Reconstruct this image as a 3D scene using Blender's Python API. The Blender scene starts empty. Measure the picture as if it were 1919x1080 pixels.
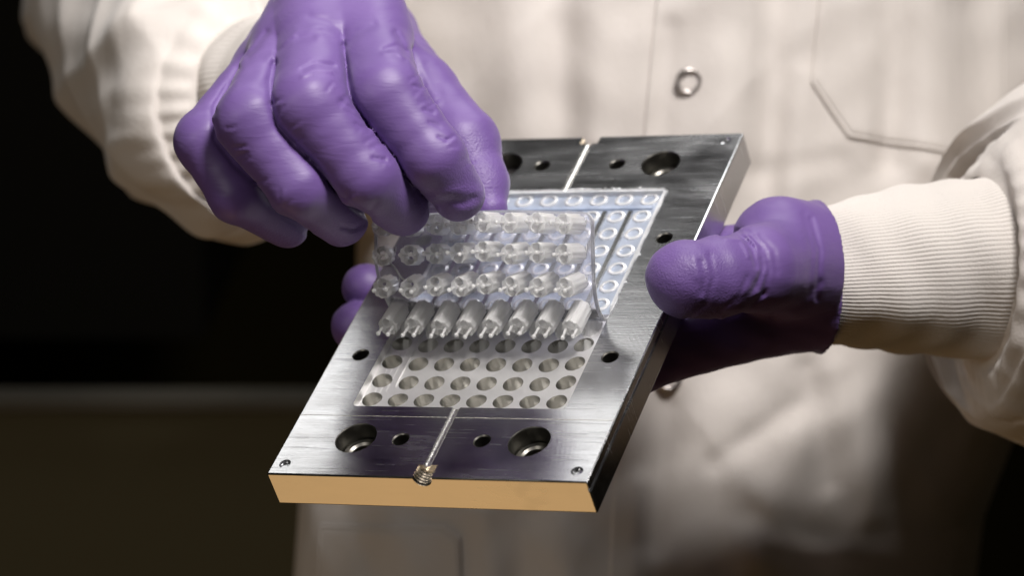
import bpy, bmesh, math, random
import numpy as np
from mathutils import Matrix, Vector

random.seed(7)
rng = np.random.default_rng(7)
scene = bpy.context.scene
COL = scene.collection

# ---------------------------------------------------------------- camera frame (mm) <-> world (m)
FPX, CX, CY = 5660.0, 959.5, 540.0            # focal length in photograph pixels
PITCH = math.radians(12.0)
_s, _c = math.sin(PITCH), math.cos(PITCH)
RIGHT = np.array([1.0, 0.0, 0.0]); FWD = np.array([0.0, _c, -_s]); DOWN = np.array([0.0, -_s, -_c])
BASIS = np.c_[RIGHT, DOWN, FWD]
RP = np.array([[0.90953, 0.32012, -0.26510], [-0.002415, -0.63372, -0.77356], [-0.41563, 0.70421, -0.57562]])
TP = np.array([0.76, 3.34, 965.64])
ORIGIN = np.array([0.0, 0.0, 1.15])           # mould plate centre
CAM = ORIGIN - BASIS @ TP * 0.001
D0 = TP[2]

def c2w(c):                                    # camera-frame mm -> world m
    return CAM + (np.asarray(c, float) @ BASIS.T) * 0.001
def pix(px, py, d=0.0):                        # sight line through a pixel at depth d mm behind the plate centre -> camera mm
    z = D0 + d
    return np.array([(px - CX) / FPX * z, (py - CY) / FPX * z, z])
def p2c(p):                                    # plate mm -> camera mm
    return np.asarray(p, float) @ RP.T + TP
M_PLATE = Matrix.Translation(Vector(ORIGIN)) @ Matrix((BASIS @ RP).tolist()).to_4x4()

# ---------------------------------------------------------------- camera
cd = bpy.data.cameras.new('camera'); cam = bpy.data.objects.new('camera', cd); COL.objects.link(cam)
cam.location = CAM
cam.rotation_euler = (math.pi / 2 - PITCH, 0, 0)
cd.sensor_width = 36.0
cd.lens = FPX / 1919 * 36.0
cd.clip_start = 0.02; cd.clip_end = 50
cd.dof.use_dof = True
cd.dof.focus_distance = 0.925
cd.dof.aperture_fstop = 9.0
cd.dof.aperture_blades = 0
scene.camera = cam

# ---------------------------------------------------------------- world and lamps
w = bpy.data.worlds.new('World'); scene.world = w; w.use_nodes = True
w.node_tree.nodes['Background'].inputs[0].default_value = (0.007, 0.006, 0.004, 1)
w.node_tree.nodes['Background'].inputs[1].default_value = 1.0

def area(name, loc, target, sx, sy, power, color):
    l = bpy.data.lights.new(name, 'AREA'); l.shape = 'RECTANGLE'; l.size = sx; l.size_y = sy
    l.energy = power; l.color = color
    o = bpy.data.objects.new(name, l); COL.objects.link(o)
    o.location = loc
    o.rotation_euler = (Vector(target) - Vector(loc)).to_track_quat('-Z', 'Y').to_euler()
    return o
area('key_softbox', (0.20, -0.43, 2.02), (-0.04, 0.03, 1.26), 0.22, 0.22, 2.5, (1.0, 0.955, 0.935)).data.spread = math.radians(68)
area('front_fill', (-0.62, -0.66, 1.58), (0.0, 0.05, 1.15), 0.24, 0.24, 1.7, (1.0, 0.95, 0.89))  # fill added to brighten the plug faces and the lower-left coat
ov = area('plate_reflection_panel', (-0.225, 0.222, 1.60), (0.0, -0.03, 1.15), 0.25, 0.09, 0.20, (1.0, 0.985, 0.96))  # unseen panel added so its reflection brightens the front of the plate top
_z = Vector(ov.location) - Vector((0.0, -0.03, 1.15)); _z.normalize()
_x = Vector((0.88, -0.46, 0.0)); _x = (_x - _z * _x.dot(_z)).normalized()
ov.rotation_euler = Matrix((_x, _z.cross(_x), _z)).transposed().to_euler()
area('cavity_floor_fill', (0.11, 0.42, 1.90), (0.0, -0.02, 1.15), 0.30, 0.24, 2.0, (1.0, 0.985, 0.97))  # unseen fill added to brighten the rough cavity floor
area('warm_bounce_fill', (-0.34, -0.20, 0.45), (0.0, -0.05, 1.10), 0.55, 0.5, 0.74, (1.0, 0.60, 0.25))  # added in place of a warm surface below; tints front face and shadows

vs = scene.view_settings
vs.view_transform = 'Standard'; vs.look = 'None'; vs.exposure = 0.0; vs.gamma = 1.0
scene.cycles.use_denoising = True
scene.cycles.max_bounces = 14; scene.cycles.transmission_bounces = 10; scene.cycles.transparent_max_bounces = 24
scene.cycles.sample_clamp_indirect = 6.0

# ---------------------------------------------------------------- material helpers
def mat(name):
    m = bpy.data.materials.new(name); m.use_nodes = True
    nt = m.node_tree
    return m, nt, nt.nodes['Principled BSDF'], nt.nodes['Material Output']
def N(nt, t, **kw):
    n = nt.nodes.new(t)
    for k, v in kw.items():
        if k.startswith('i_'): n.inputs[k[2:].replace('_', ' ')].default_value = v
        else: setattr(n, k, v)
    return n
def L(nt, a, b): nt.links.new(a, b)
def ramp(nt, fac, stops):
    r = nt.nodes.new('ShaderNodeValToRGB'); L(nt, fac, r.inputs[0])
    e = r.color_ramp.elements
    while len(e) < len(stops): e.new(0.5)
    for k, (p, c) in enumerate(stops):
        e[k].position = p; e[k].color = (c, c, c, 1) if not isinstance(c, tuple) else (*c, 1)
    return r
def coords(nt, scale=(1, 1, 1), rot=(0, 0, 0)):
    t = nt.nodes.new('ShaderNodeTexCoord'); mp = nt.nodes.new('ShaderNodeMapping')
    mp.inputs['Scale'].default_value = scale; mp.inputs['Rotation'].default_value = rot
    L(nt, t.outputs['Object'], mp.inputs[0]); return mp.outputs[0]

def make_steel(name='machined_steel', r0=0.11, r1=0.28, bump=0.07, c0=(0.50, 0.51, 0.53), c1=(0.64, 0.64, 0.65)):
    m, nt, b, out = mat(name)
    b.inputs['Metallic'].default_value = 1.0
    def noise(scale, rot, detail=4.0, dist=0.0, rough=0.5):
        n = N(nt, 'ShaderNodeTexNoise', i_Scale=1.0, i_Detail=detail, i_Distortion=dist, i_Roughness=rough); L(nt, coords(nt, scale, rot), n.inputs['Vector']); return n.outputs[0]
    def mul(a, k):
        x = N(nt, 'ShaderNodeMath', operation='MULTIPLY'); L(nt, a, x.inputs[0])
        if isinstance(k, float): x.inputs[1].default_value = k
        else: L(nt, k, x.inputs[1])
        return x.outputs[0]
    def add(a, c):
        x = N(nt, 'ShaderNodeMath', operation='ADD'); L(nt, a, x.inputs[0]); L(nt, c, x.inputs[1]); return x.outputs[0]
    streak = noise((70, 2400, 400), (0, 0, 0.10)); cross = noise((260, 1900, 300), (0, 0, -0.55))
    smear = noise((16, 85, 30), (0, 0, 0.16), 6.0, 1.1, 0.62); blot = noise((30, 38, 30), (0, 0, 0.6), 5.0, 0.6)
    scr = ramp(nt, noise((40, 1100, 60), (0, 0, 0.22), 3.0, 0.3), [(0.60, 0.0), (0.66, 1.0)]).outputs[0]
    scr2 = ramp(nt, noise((60, 1000, 60), (0, 0, 1.05), 3.0, 0.3), [(0.63, 0.0), (0.68, 1.0)]).outputs[0]
    arc = N(nt, 'ShaderNodeTexWave', wave_type='RINGS', rings_direction='Z', i_Scale=210.0, i_Distortion=2.5, i_Detail=3.0)
    t = nt.nodes.new('ShaderNodeTexCoord'); mp = nt.nodes.new('ShaderNodeMapping'); L(nt, t.outputs['Object'], mp.inputs[0]); mp.inputs['Location'].default_value = (0.06, 0.10, 0); L(nt, mp.outputs[0], arc.inputs['Vector'])
    arcm = mul(mul(arc.outputs[1], 0.16), ramp(nt, blot, [(0.42, 0.0), (0.6, 1.0)]).outputs[0])
    h = add(add(add(streak, mul(cross, 0.5)), arcm), mul(add(scr, scr2), -0.22))
    bu = N(nt, 'ShaderNodeBump', i_Strength=bump, i_Distance=0.00025); L(nt, h, bu.inputs['Height']); L(nt, bu.outputs[0], b.inputs['Normal'])
    mix = mul(add(smear, blot), 0.5)
    rr = ramp(nt, mix, [(0.30, r0), (0.70, r1)]).outputs[0]
    L(nt, add(add(rr, mul(scr, 0.05)), mul(streak, 0.06)), b.inputs['Roughness'])
    cr = ramp(nt, mix, [(0.30, c0), (0.70, c1)]); L(nt, cr.outputs[0], b.inputs['Base Color'])
    return m
def simple(name, col, rough, metal=0.0, bump=0.0, bscale=400.0, **kw):
    m, nt, b, out = mat(name)
    b.inputs['Base Color'].default_value = (*col, 1); b.inputs['Roughness'].default_value = rough; b.inputs['Metallic'].default_value = metal
    n = N(nt, 'ShaderNodeTexNoise', i_Scale=bscale, i_Detail=4.0); L(nt, coords(nt), n.inputs['Vector'])
    if bump:
        bu = N(nt, 'ShaderNodeBump', i_Strength=bump, i_Distance=0.001); L(nt, n.outputs[0], bu.inputs['Height']); L(nt, bu.outputs[0], b.inputs['Normal'])
    for k, v in kw.items(): b.inputs[k.replace('_', ' ')].default_value = v
    return m
def make_silicone(name, clear, milk, tint, rough):
    # clear = share of light that passes straight, milk = scattering share, rest = refracting gloss
    m, nt, b, out = mat(name)
    b.inputs['Base Color'].default_value = (*tint, 1); b.inputs['Roughness'].default_value = rough
    b.inputs['IOR'].default_value = 1.41; b.inputs['Transmission Weight'].default_value = 1.0
    n = N(nt, 'ShaderNodeTexNoise', i_Scale=260.0, i_Detail=3.0); L(nt, coords(nt), n.inputs['Vector'])
    bu = N(nt, 'ShaderNodeBump', i_Strength=0.12, i_Distance=0.0006); L(nt, n.outputs[0], bu.inputs['Height']); L(nt, bu.outputs[0], b.inputs['Normal'])
    tr = N(nt, 'ShaderNodeBsdfTransparent'); tr.inputs[0].default_value = (*tint, 1)
    df = N(nt, 'ShaderNodeBsdfDiffuse'); df.inputs[0].default_value = (*tint, 1)
    tl = N(nt, 'ShaderNodeBsdfTranslucent'); tl.inputs[0].default_value = (*tint, 1)
    mk = N(nt, 'ShaderNodeMixShader'); mk.inputs[0].default_value = 0.5; L(nt, df.outputs[0], mk.inputs[1]); L(nt, tl.outputs[0], mk.inputs[2])
    m1 = N(nt, 'ShaderNodeMixShader'); m1.inputs[0].default_value = milk / (milk + clear); L(nt, tr.outputs[0], m1.inputs[1]); L(nt, mk.outputs[0], m1.inputs[2])
    m2 = N(nt, 'ShaderNodeMixShader'); m2.inputs[0].default_value = 1.0 - milk - clear; L(nt, m1.outputs[0], m2.inputs[1]); L(nt, b.outputs[0], m2.inputs[2])
    L(nt, m2.outputs[0], out.inputs[0])
    return m
def make_film(name, clear, milk, tint, rough):
    # thin membrane: straight-through light, milky scatter and a surface gloss
    m, nt, b, out = mat(name)
    n = N(nt, 'ShaderNodeTexNoise', i_Scale=120.0, i_Detail=5.0); L(nt, coords(nt), n.inputs['Vector'])
    bu = N(nt, 'ShaderNodeBump', i_Strength=0.05, i_Distance=0.0005); L(nt, n.outputs[0], bu.inputs['Height'])
    tr = N(nt, 'ShaderNodeBsdfTransparent'); tr.inputs[0].default_value = (*tint, 1)
    df = N(nt, 'ShaderNodeBsdfDiffuse'); df.inputs[0].default_value = (*tint, 1)
    tl = N(nt, 'ShaderNodeBsdfTranslucent'); tl.inputs[0].default_value = (*tint, 1)
    mk = N(nt, 'ShaderNodeMixShader'); mk.inputs[0].default_value = 0.35; L(nt, df.outputs[0], mk.inputs[1]); L(nt, tl.outputs[0], mk.inputs[2])
    rr = ramp(nt, n.outputs[0], [(0.3, milk * 0.7), (0.7, milk * 1.3)])
    m1 = N(nt, 'ShaderNodeMixShader'); L(nt, rr.outputs[0], m1.inputs[0]); L(nt, tr.outputs[0], m1.inputs[1]); L(nt, mk.outputs[0], m1.inputs[2])
    gl = N(nt, 'ShaderNodeBsdfGlossy'); gl.inputs['Roughness'].default_value = rough; L(nt, bu.outputs[0], gl.inputs['Normal'])
    fr = N(nt, 'ShaderNodeFresnel', i_IOR=1.41); L(nt, bu.outputs[0], fr.inputs['Normal'])
    m2 = N(nt, 'ShaderNodeMixShader'); L(nt, fr.outputs[0], m2.inputs[0]); L(nt, m1.outputs[0], m2.inputs[1]); L(nt, gl.outputs[0], m2.inputs[2])
    L(nt, m2.outputs[0], out.inputs[0])
    return m
def make_glove():
    m, nt, b, out = mat('nitrile_glove')
    b.inputs['Roughness'].default_value = 0.50; b.inputs['Specular IOR Level'].default_value = 0.45; b.inputs['Sheen Weight'].default_value = 0.08; b.inputs['Sheen Tint'].default_value = (0.9, 0.85, 1, 1)
    n1 = N(nt, 'ShaderNodeTexNoise', i_Scale=45.0, i_Detail=4.0); L(nt, coords(nt), n1.inputs['Vector'])
    cr = ramp(nt, n1.outputs[0], [(0.3, (0.112, 0.062, 0.212)), (0.7, (0.138, 0.077, 0.250))]); L(nt, cr.outputs[0], b.inputs['Base Color'])
    at = N(nt, 'ShaderNodeAttribute', attribute_name='grain')
    vo = N(nt, 'ShaderNodeTexNoise', i_Scale=1500.0, i_Detail=2.0); L(nt, coords(nt), vo.inputs['Vector'])
    mm = N(nt, 'ShaderNodeMath', operation='MULTIPLY'); L(nt, vo.outputs[0], mm.inputs[0]); L(nt, at.outputs['Fac'], mm.inputs[1])
    st = N(nt, 'ShaderNodeTexNoise', i_Scale=1.0, i_Detail=3.0); L(nt, coords(nt, (110, 160, 520), (0.5, 0.5, 0.3)), st.inputs['Vector']); st.inputs['Distortion'].default_value = 0.6
    m2 = N(nt, 'ShaderNodeMath', operation='MULTIPLY'); L(nt, st.outputs[0], m2.inputs[0]); m2.inputs[1].default_value = 0.42
    ad = N(nt, 'ShaderNodeMath', operation='ADD'); L(nt, mm.outputs[0], ad.inputs[0]); L(nt, m2.outputs[0], ad.inputs[1])
    bu = N(nt, 'ShaderNodeBump', i_Strength=0.42, i_Distance=0.0007); L(nt, ad.outputs[0], bu.inputs['Height']); L(nt, bu.outputs[0], b.inputs['Normal'])
    return m
def make_cotton():
    m, nt, b, out = mat('white_cotton')
    b.inputs['Roughness'].default_value = 0.92; b.inputs['Sheen Weight'].default_value = 0.12
    n1 = N(nt, 'ShaderNodeTexNoise', i_Scale=14.0, i_Detail=5.0); L(nt, coords(nt), n1.inputs['Vector'])
    cr = ramp(nt, n1.outputs[0], [(0.35, (0.52, 0.482, 0.445)), (0.65, (0.59, 0.55, 0.512))]); L(nt, cr.outputs[0], b.inputs['Base Color'])
    wv = N(nt, 'ShaderNodeTexNoise', i_Scale=900.0, i_Detail=2.0); L(nt, coords(nt), wv.inputs['Vector'])
    cr2 = N(nt, 'ShaderNodeTexNoise', i_Scale=60.0, i_Detail=5.0); L(nt, coords(nt, (1, 1, 0.5)), cr2.inputs['Vector'])
    m2 = N(nt, 'ShaderNodeMath', operation='MULTIPLY'); L(nt, wv.outputs[0], m2.inputs[0]); m2.inputs[1].default_value = 0.12
    ad = N(nt, 'ShaderNodeMath', operation='ADD'); L(nt, cr2.outputs[0], ad.inputs[0]); L(nt, m2.outputs[0], ad.inputs[1])
    bu = N(nt, 'ShaderNodeBump', i_Strength=0.35, i_Distance=0.003); L(nt, ad.outputs[0], bu.inputs['Height']); L(nt, bu.outputs[0], b.inputs['Normal'])
    return m
STEEL = make_steel()
FLOOR = make_steel('milled_cavity_steel', 0.22, 0.38, 0.07, (0.78, 0.775, 0.77), (0.88, 0.875, 0.865))
FLOOR.node_tree.nodes['Principled BSDF'].inputs['Metallic'].default_value = 0.78
BORE, _nt, _b, _o = mat('bright_bore_steel')
_b.inputs['Metallic'].default_value = 1.0; _b.inputs['Base Color'].default_value = (0.86, 0.85, 0.82, 1); _b.inputs['Roughness'].default_value = 0.26
_n = N(_nt, 'ShaderNodeTexNoise', i_Scale=1.0, i_Detail=2.0); L(_nt, coords(_nt, (1100, 1100, 12)), _n.inputs['Vector'])
_bu = N(_nt, 'ShaderNodeBump', i_Strength=0.35, i_Distance=0.0004); L(_nt, _n.outputs[0], _bu.inputs['Height']); L(_nt, _bu.outputs[0], _b.inputs['Normal'])
DARKSTEEL = simple('dark_bushing_steel', (0.15, 0.145, 0.13), 0.38, 1.0, 0.05, 600)
THREAD = simple('thread_steel', (0.85, 0.79, 0.70), 0.24, 1.0, 0.02, 900)
SNAPMETAL = simple('snap_metal', (0.45, 0.42, 0.40), 0.3, 1.0, 0.03)
def make_plug():
    m, nt, b, out = mat('clear_silicone')
    b.inputs['Base Color'].default_value = (0.985, 0.985, 0.98, 1); b.inputs['Roughness'].default_value = 0.045
    b.inputs['IOR'].default_value = 1.42; b.inputs['Coat Weight'].default_value = 1.0; b.inputs['Coat Roughness'].default_value = 0.30; b.inputs['Coat IOR'].default_value = 1.6; b.inputs['Transmission Weight'].default_value = 0.58; b.inputs['Specular IOR Level'].default_value = 0.6
    n = N(nt, 'ShaderNodeTexNoise', i_Scale=1.0, i_Detail=3.0); L(nt, coords(nt, (900, 900, 60)), n.inputs['Vector'])
    bu = N(nt, 'ShaderNodeBump', i_Strength=0.3, i_Distance=0.0004); L(nt, n.outputs[0], bu.inputs['Height']); L(nt, bu.outputs[0], b.inputs['Normal'])
    tl = N(nt, 'ShaderNodeBsdfTranslucent'); tl.inputs[0].default_value = (0.985, 0.985, 0.98, 1)
    tr = N(nt, 'ShaderNodeBsdfTransparent'); tr.inputs[0].default_value = (0.97, 0.97, 0.97, 1)
    m0 = N(nt, 'ShaderNodeMixShader'); m0.inputs[0].default_value = 0.12; L(nt, tl.outputs[0], m0.inputs[1]); L(nt, tr.outputs[0], m0.inputs[2])
    m1 = N(nt, 'ShaderNodeMixShader'); m1.inputs[0].default_value = 0.74; L(nt, m0.outputs[0], m1.inputs[1]); L(nt, b.outputs[0], m1.inputs[2])
    L(nt, m1.outputs[0], out.inputs[0])
    return m
PLUGMAT = make_plug()
FILM = make_film('milky_silicone_film', 0.6, 0.22, (0.94, 0.94, 0.985), 0.07)
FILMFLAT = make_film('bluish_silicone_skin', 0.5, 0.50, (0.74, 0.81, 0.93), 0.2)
RIMMAT = simple('milky_silicone_cup', (0.80, 0.80, 0.80), 0.3, 0, 0.05, 900, Transmission_Weight=0.55)
LIPMAT = make_film('silicone_rim', 0.4, 0.70, (0.97, 0.98, 0.99), 0.28)
GLOVE = make_glove()
COTTON = make_cotton()
KNIT = simple('white_knit', (0.56, 0.525, 0.49), 0.95, 0, 0.3, 1500)
BENCHMAT = simple('dull_bench_laminate', (0.085, 0.076, 0.038), 0.7, 0, 0.05, 30)
BENCHEDGE = simple('bench_edge_strip', (0.10, 0.09, 0.07), 0.7, 0, 0.05, 30)
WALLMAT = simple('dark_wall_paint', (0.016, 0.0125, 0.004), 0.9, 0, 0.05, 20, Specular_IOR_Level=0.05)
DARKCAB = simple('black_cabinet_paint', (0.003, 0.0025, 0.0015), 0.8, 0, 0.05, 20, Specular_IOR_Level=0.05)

# ---------------------------------------------------------------- object helpers
def mesh_obj(name, verts, faces, material, parent=None, smooth=True, sharp=None):
    me = bpy.data.meshes.new(name)
    me.from_pydata([tuple(v) for v in verts], [], [tuple(int(i) for i in f) for f in faces])
    me.update()
    return finish(name, me, material, parent, smooth, sharp)
def finish(name, me, material, parent=None, smooth=True, sharp=None):
    if material is not None and not me.materials: me.materials.append(material)
    if smooth:
        me.polygons.foreach_set('use_smooth', [True] * len(me.polygons))
        if sharp: me.set_sharp_from_angle(angle=math.radians(sharp))
    o = bpy.data.objects.new(name, me); COL.objects.link(o)
    if parent is not None: o.parent = parent
    return o
def tag(o, label=None, cat=None, group=None, kind=None):
    if label: o['label'] = label
    if cat: o['category'] = cat
    if group: o['group'] = group
    if kind: o['kind'] = kind
    return o
def empty(name, loc=(0, 0, 0)):
    o = bpy.data.objects.new(name, None); COL.objects.link(o); o.location = loc; o.empty_display_size = 0.05
    return o
def grid_faces(nu, nv, wrap_u=False, wrap_v=False):
    f = []
    for i in range(nu - (0 if wrap_u else 1)):
        for j in range(nv - (0 if wrap_v else 1)):
            a = i * nv + j; b = ((i + 1) % nu) * nv + j; c = ((i + 1) % nu) * nv + (j + 1) % nv; d = i * nv + (j + 1) % nv
            f.append((a, b, c, d))
    return f
def lathe(profile, n=32, axis='z', centre=(0, 0, 0), closed_ends=True):
    # profile [(r, h)] from one end to the other; mm -> m
    v = []; f = []
    for r, h in profile:
        for k in range(n):
            a = 2 * math.pi * k / n
            p = (r * math.cos(a), r * math.sin(a), h)
            if axis == 'y': p = (p[0], p[2], p[1])
            v.append(tuple((p[i] + centre[i]) * 0.001 for i in range(3)))
    for i in range(len(profile) - 1):
        for k in range(n):
            q = (i * n + k, i * n + (k + 1) % n, (i + 1) * n + (k + 1) % n, (i + 1) * n + k)
            f.append(q if axis == 'z' else q[::-1])
    if closed_ends:
        e0 = tuple(range(n))[::-1]; e1 = tuple((len(profile) - 1) * n + k for k in range(n))
        f += [e0, e1] if axis == 'z' else [e0[::-1], e1[::-1]]
    return v, f
def join(parts):
    V, F = [], []
    for v, f in parts:
        o = len(V); V += list(v); F += [tuple(i + o for i in q) for q in f]
    return V, F
def prism(poly, z0, z1):
    n = len(poly); v = [(x * .001, y * .001, z0 * .001) for x, y in poly] + [(x * .001, y * .001, z1 * .001) for x, y in poly]
    f = [tuple(range(n))[::-1], tuple(range(n, 2 * n))] + [(i, (i + 1) % n, n + (i + 1) % n, n + i) for i in range(n)]
    return v, f
def rrect(x0, x1, y0, y1, r, n=6):
    p = []
    for cx, cy, a0 in ((x1 - r, y0 + r, -90), (x1 - r, y1 - r, 0), (x0 + r, y1 - r, 90), (x0 + r, y0 + r, 180)):
        for k in range(n + 1):
            a = math.radians(a0 + 90 * k / n); p.append((cx + r * math.cos(a), cy + r * math.sin(a)))
    return p
def tube(pts, rad, n=8):
    pts = [Vector(p) for p in pts]; V = []; F = []
    m = len(pts)
    for i, p in enumerate(pts):
        t = (pts[min(i + 1, m - 1)] - pts[max(i - 1, 0)]).normalized()
        a = t.orthogonal().normalized() if i == 0 else (a - t * a.dot(t)).normalized()
        b = t.cross(a); r = rad[i] if hasattr(rad, '__len__') else rad
        for k in range(n):
            q = 2 * math.pi * k / n; V.append(p + (a * math.cos(q) + b * math.sin(q)) * r)
    F = [(i * n + k, i * n + (k + 1) % n, (i + 1) * n + (k + 1) % n, (i + 1) * n + k) for i in range(m - 1) for k in range(n)]
    F += [tuple(range(n))[::-1], tuple((m - 1) * n + k for k in range(n))]
    return V, F

# ================================================================ background
wall_c = [pix(x, y, 1500) for x, y in ((-1500, -1200), (3500, -1200), (3500, 2400), (-1500, 2400))]
bw = c2w(wall_c)
y0w = float(bw[:, 1].mean())
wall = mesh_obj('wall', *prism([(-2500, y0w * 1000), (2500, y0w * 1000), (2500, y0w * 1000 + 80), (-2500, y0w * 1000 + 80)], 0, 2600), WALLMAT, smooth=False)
tag(wall, kind='structure')
# bench: its top edge runs across the picture 205 px below the middle on the left
be = c2w(pix(250, 752, 620)); by = float(be[1]); bz = float(be[2])
bench = empty('lab_bench', (-0.9, by, 0))
tag(bench, 'dull grey-brown lab bench blurred behind the lab coat', 'bench')
def box(x0, x1, y0, y1, z0, z1):
    return prism([(x0 * 1000, y0 * 1000), (x1 * 1000, y0 * 1000), (x1 * 1000, y1 * 1000), (x0 * 1000, y1 * 1000)], z0 * 1000, z1 * 1000)
mesh_obj('front_panel', *box(-0.4, 1.0, 0.008, 0.03, 0.0, bz - 0.005), BENCHMAT, bench, False)
mesh_obj('top_edge', *box(-0.4, 1.0, 0.0, 0.028, bz - 0.0047, bz), BENCHEDGE, bench, False)
cz = float(c2w(pix(200, 640, 800))[2])
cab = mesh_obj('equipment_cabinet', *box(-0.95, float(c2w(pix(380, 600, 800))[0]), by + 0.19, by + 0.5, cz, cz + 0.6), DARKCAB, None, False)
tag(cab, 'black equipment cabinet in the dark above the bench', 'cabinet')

# ================================================================ mould plate (plate frame, mm: x across, y away, z up; z=0 is the cavity floor)
PX0, PX1, PY0, PY1, ZT, ZB = -51.7, 55.05, -87.8, 82.8, 2.85, -9.6
COLS = [(c - 3.5) * 9 for c in range(8)]; ROWS = [(r - 5.5) * 9 for r in range(12)]
HR = 3.35
def boolean(obj, cutter_parts, material):
    v, f = join(cutter_parts)
    c = mesh_obj('cutter', v, f, material, None, False)
    bm = bmesh.new(); bm.from_mesh(c.data); bmesh.ops.recalc_face_normals(bm, faces=bm.faces); bm.to_mesh(c.data); bm.free()
    md = obj.modifiers.new('b', 'BOOLEAN'); md.operation = 'DIFFERENCE'; md.object = c; md.solver = 'EXACT'; md.material_mode = 'TRANSFER'
    bpy.context.view_layer.update()
    dg = bpy.context.evaluated_depsgraph_get()
    me = bpy.data.meshes.new_from_object(obj.evaluated_get(dg))
    obj.modifiers.clear(); old = obj.data; obj.data = me; bpy.data.meshes.remove(old)
    cm = c.data; bpy.data.objects.remove(c); bpy.data.meshes.remove(cm)

plate = mesh_obj('mould_plate', *prism([(PX0, PY0), (PX1, PY0), (PX1, PY1), (PX0, PY1)], ZB, ZT), STEEL, None, False)
bm = bmesh.new(); bm.from_mesh(plate.data)
bmesh.ops.bevel(bm, geom=bm.edges[:], offset=0.0005, segments=2, affect='EDGES', profile=0.5)
bm.to_mesh(plate.data); bm.free()
CX0, CX1, CY0, CY1 = -35.0, 37.4, -56.0, 53.0
boolean(plate, [prism(rrect(CX0, CX1, CY0, CY1, 1.6), 0.0, 6)], FLOOR)
for off, rc, z_ in ((4.3, 1.8, -0.14), (6.0, 2.2, -0.30), (7.8, 2.6, -0.46), (9.9, 3.2, -0.95)):
    boolean(plate, [prism(rrect(CX0 + off - 1.2, CX1 - off - 0.6, CY0 + off + 1.4, CY1 - off + 1.4, rc), z_, 6)], FLOOR)
holes = [lathe([(HR - 0.1, -9.1), (HR, 6)], 36, 'z', (x, y, 0)) for x in COLS for y in ROWS]
boolean(plate, holes, BORE)
small = [(-12.3, -70.9), (15.0, -70.9), (-12.4, 66.9), (14.9, 66.9), (44.0, 26.9), (-41.7, -31.6), (44.1, -31.7), (-41.6, 26.9)]
boolean(plate, [lathe([(2.45, -14), (2.45, ZT - 0.4), (2.95, ZT + 0.1), (2.95, ZT + 3)], 32, 'z', (x, y, 0)) for x, y in small], DARKSTEEL)
cbs = [(-27.7, -70.7), (30.5, -70.7), (30.5, 66.9), (-27.0, 67.6)]
boolean(plate, [lathe([(4.0, -14), (4.0, -4.2), (6.5, -4.2), (6.5, ZT - 0.3), (6.8, ZT + 0.05), (6.8, ZT + 3)], 48, 'z', (x, y, 0)) for x, y in cbs], DARKSTEEL)
dims = [(-47.2, -83.1), (50.2, -83.1), (49.8, 78.7), (-46.8, 78.6)]
boolean(plate, [lathe([(0.6, ZT - 0.95), (1.75, ZT - 0.8), (1.75, ZT - 0.2), (1.95, ZT + 0.05), (1.95, ZT + 2)], 28, 'z', (x, y, 0)) for x, y in dims], STEEL)
thr = [(3.45 if k % 2 == 0 else 2.75, PY0 - 2 + 0.55 * k) for k in range(15)]
thr2 = [(3.4 if k % 2 == 0 else 3.1, PY1 + 2 - 0.5 * k) for k in range(13)][::-1]
boolean(plate, [lathe(thr, 32, 'y', (1.2, 0, ZT - 0.2)), lathe(thr2, 32, 'y', (0.7, 0, ZT - 0.4))], THREAD)
boolean(plate, [lathe([(1.45, PY0 + 3.5), (1.45, CY0 + 0.4)], 20, 'y', (1.0, 0, ZT + 0.7)), lathe([(1.4, CY1 - 0.4), (1.4, PY1 - 3.5)], 20, 'y', (0.7, 0, ZT + 0.7))], BORE)
boolean(plate, [prism([(PX0 - 1, -60.7), (PX1 + 1, -60.9), (PX1 + 1, -60.6), (PX0 - 1, -60.4)], ZT - 0.12, ZT + 1)], BORE)
# shallow slot along the right flank
boolean(plate, [prism([(PX1 - 0.7, PY0 - 1), (PX1 + 1, PY0 - 1), (PX1 + 1, -6.0), (PX1 - 0.7, -6.0)], -1.2, 0.2)], STEEL)
plate.data.polygons.foreach_set('use_smooth', [True] * len(plate.data.polygons))
plate.data.set_sharp_from_angle(angle=math.radians(32))
for pg in plate.data.polygons:
    if max(abs(c) for c in pg.normal) > 0.9995 and pg.area > 2e-6 : pg.use_smooth = False
plate.matrix_world = M_PLATE
tag(plate, 'thick polished steel mould plate with rows of round cavities, held in gloved hand', 'mould plate')
bush = lathe([(6.4, -4.15), (6.4, -3.4), (6.1, -3.2), (4.6, -3.2), (4.2, -3.5), (4.2, -4.15)], 40)
first = None
for x, y in cbs:
    v, f = lathe([(6.35, -4.15), (6.35, -3.3), (6.0, -3.0), (4.5, -3.0), (3.7, -3.6), (3.7, -12.0), (3.95, -12.0), (3.95, -4.15), (6.35, -4.15)], 40, closed_ends=False)
    if first is None:
        o = mesh_obj('bushing', v, f, DARKSTEEL, plate, True, 35); first = o.data
    else:
        o = bpy.data.objects.new('bushing', first); COL.objects.link(o); o.parent = plate
    o.location = (x * .001, y * .001, 0)

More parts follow.
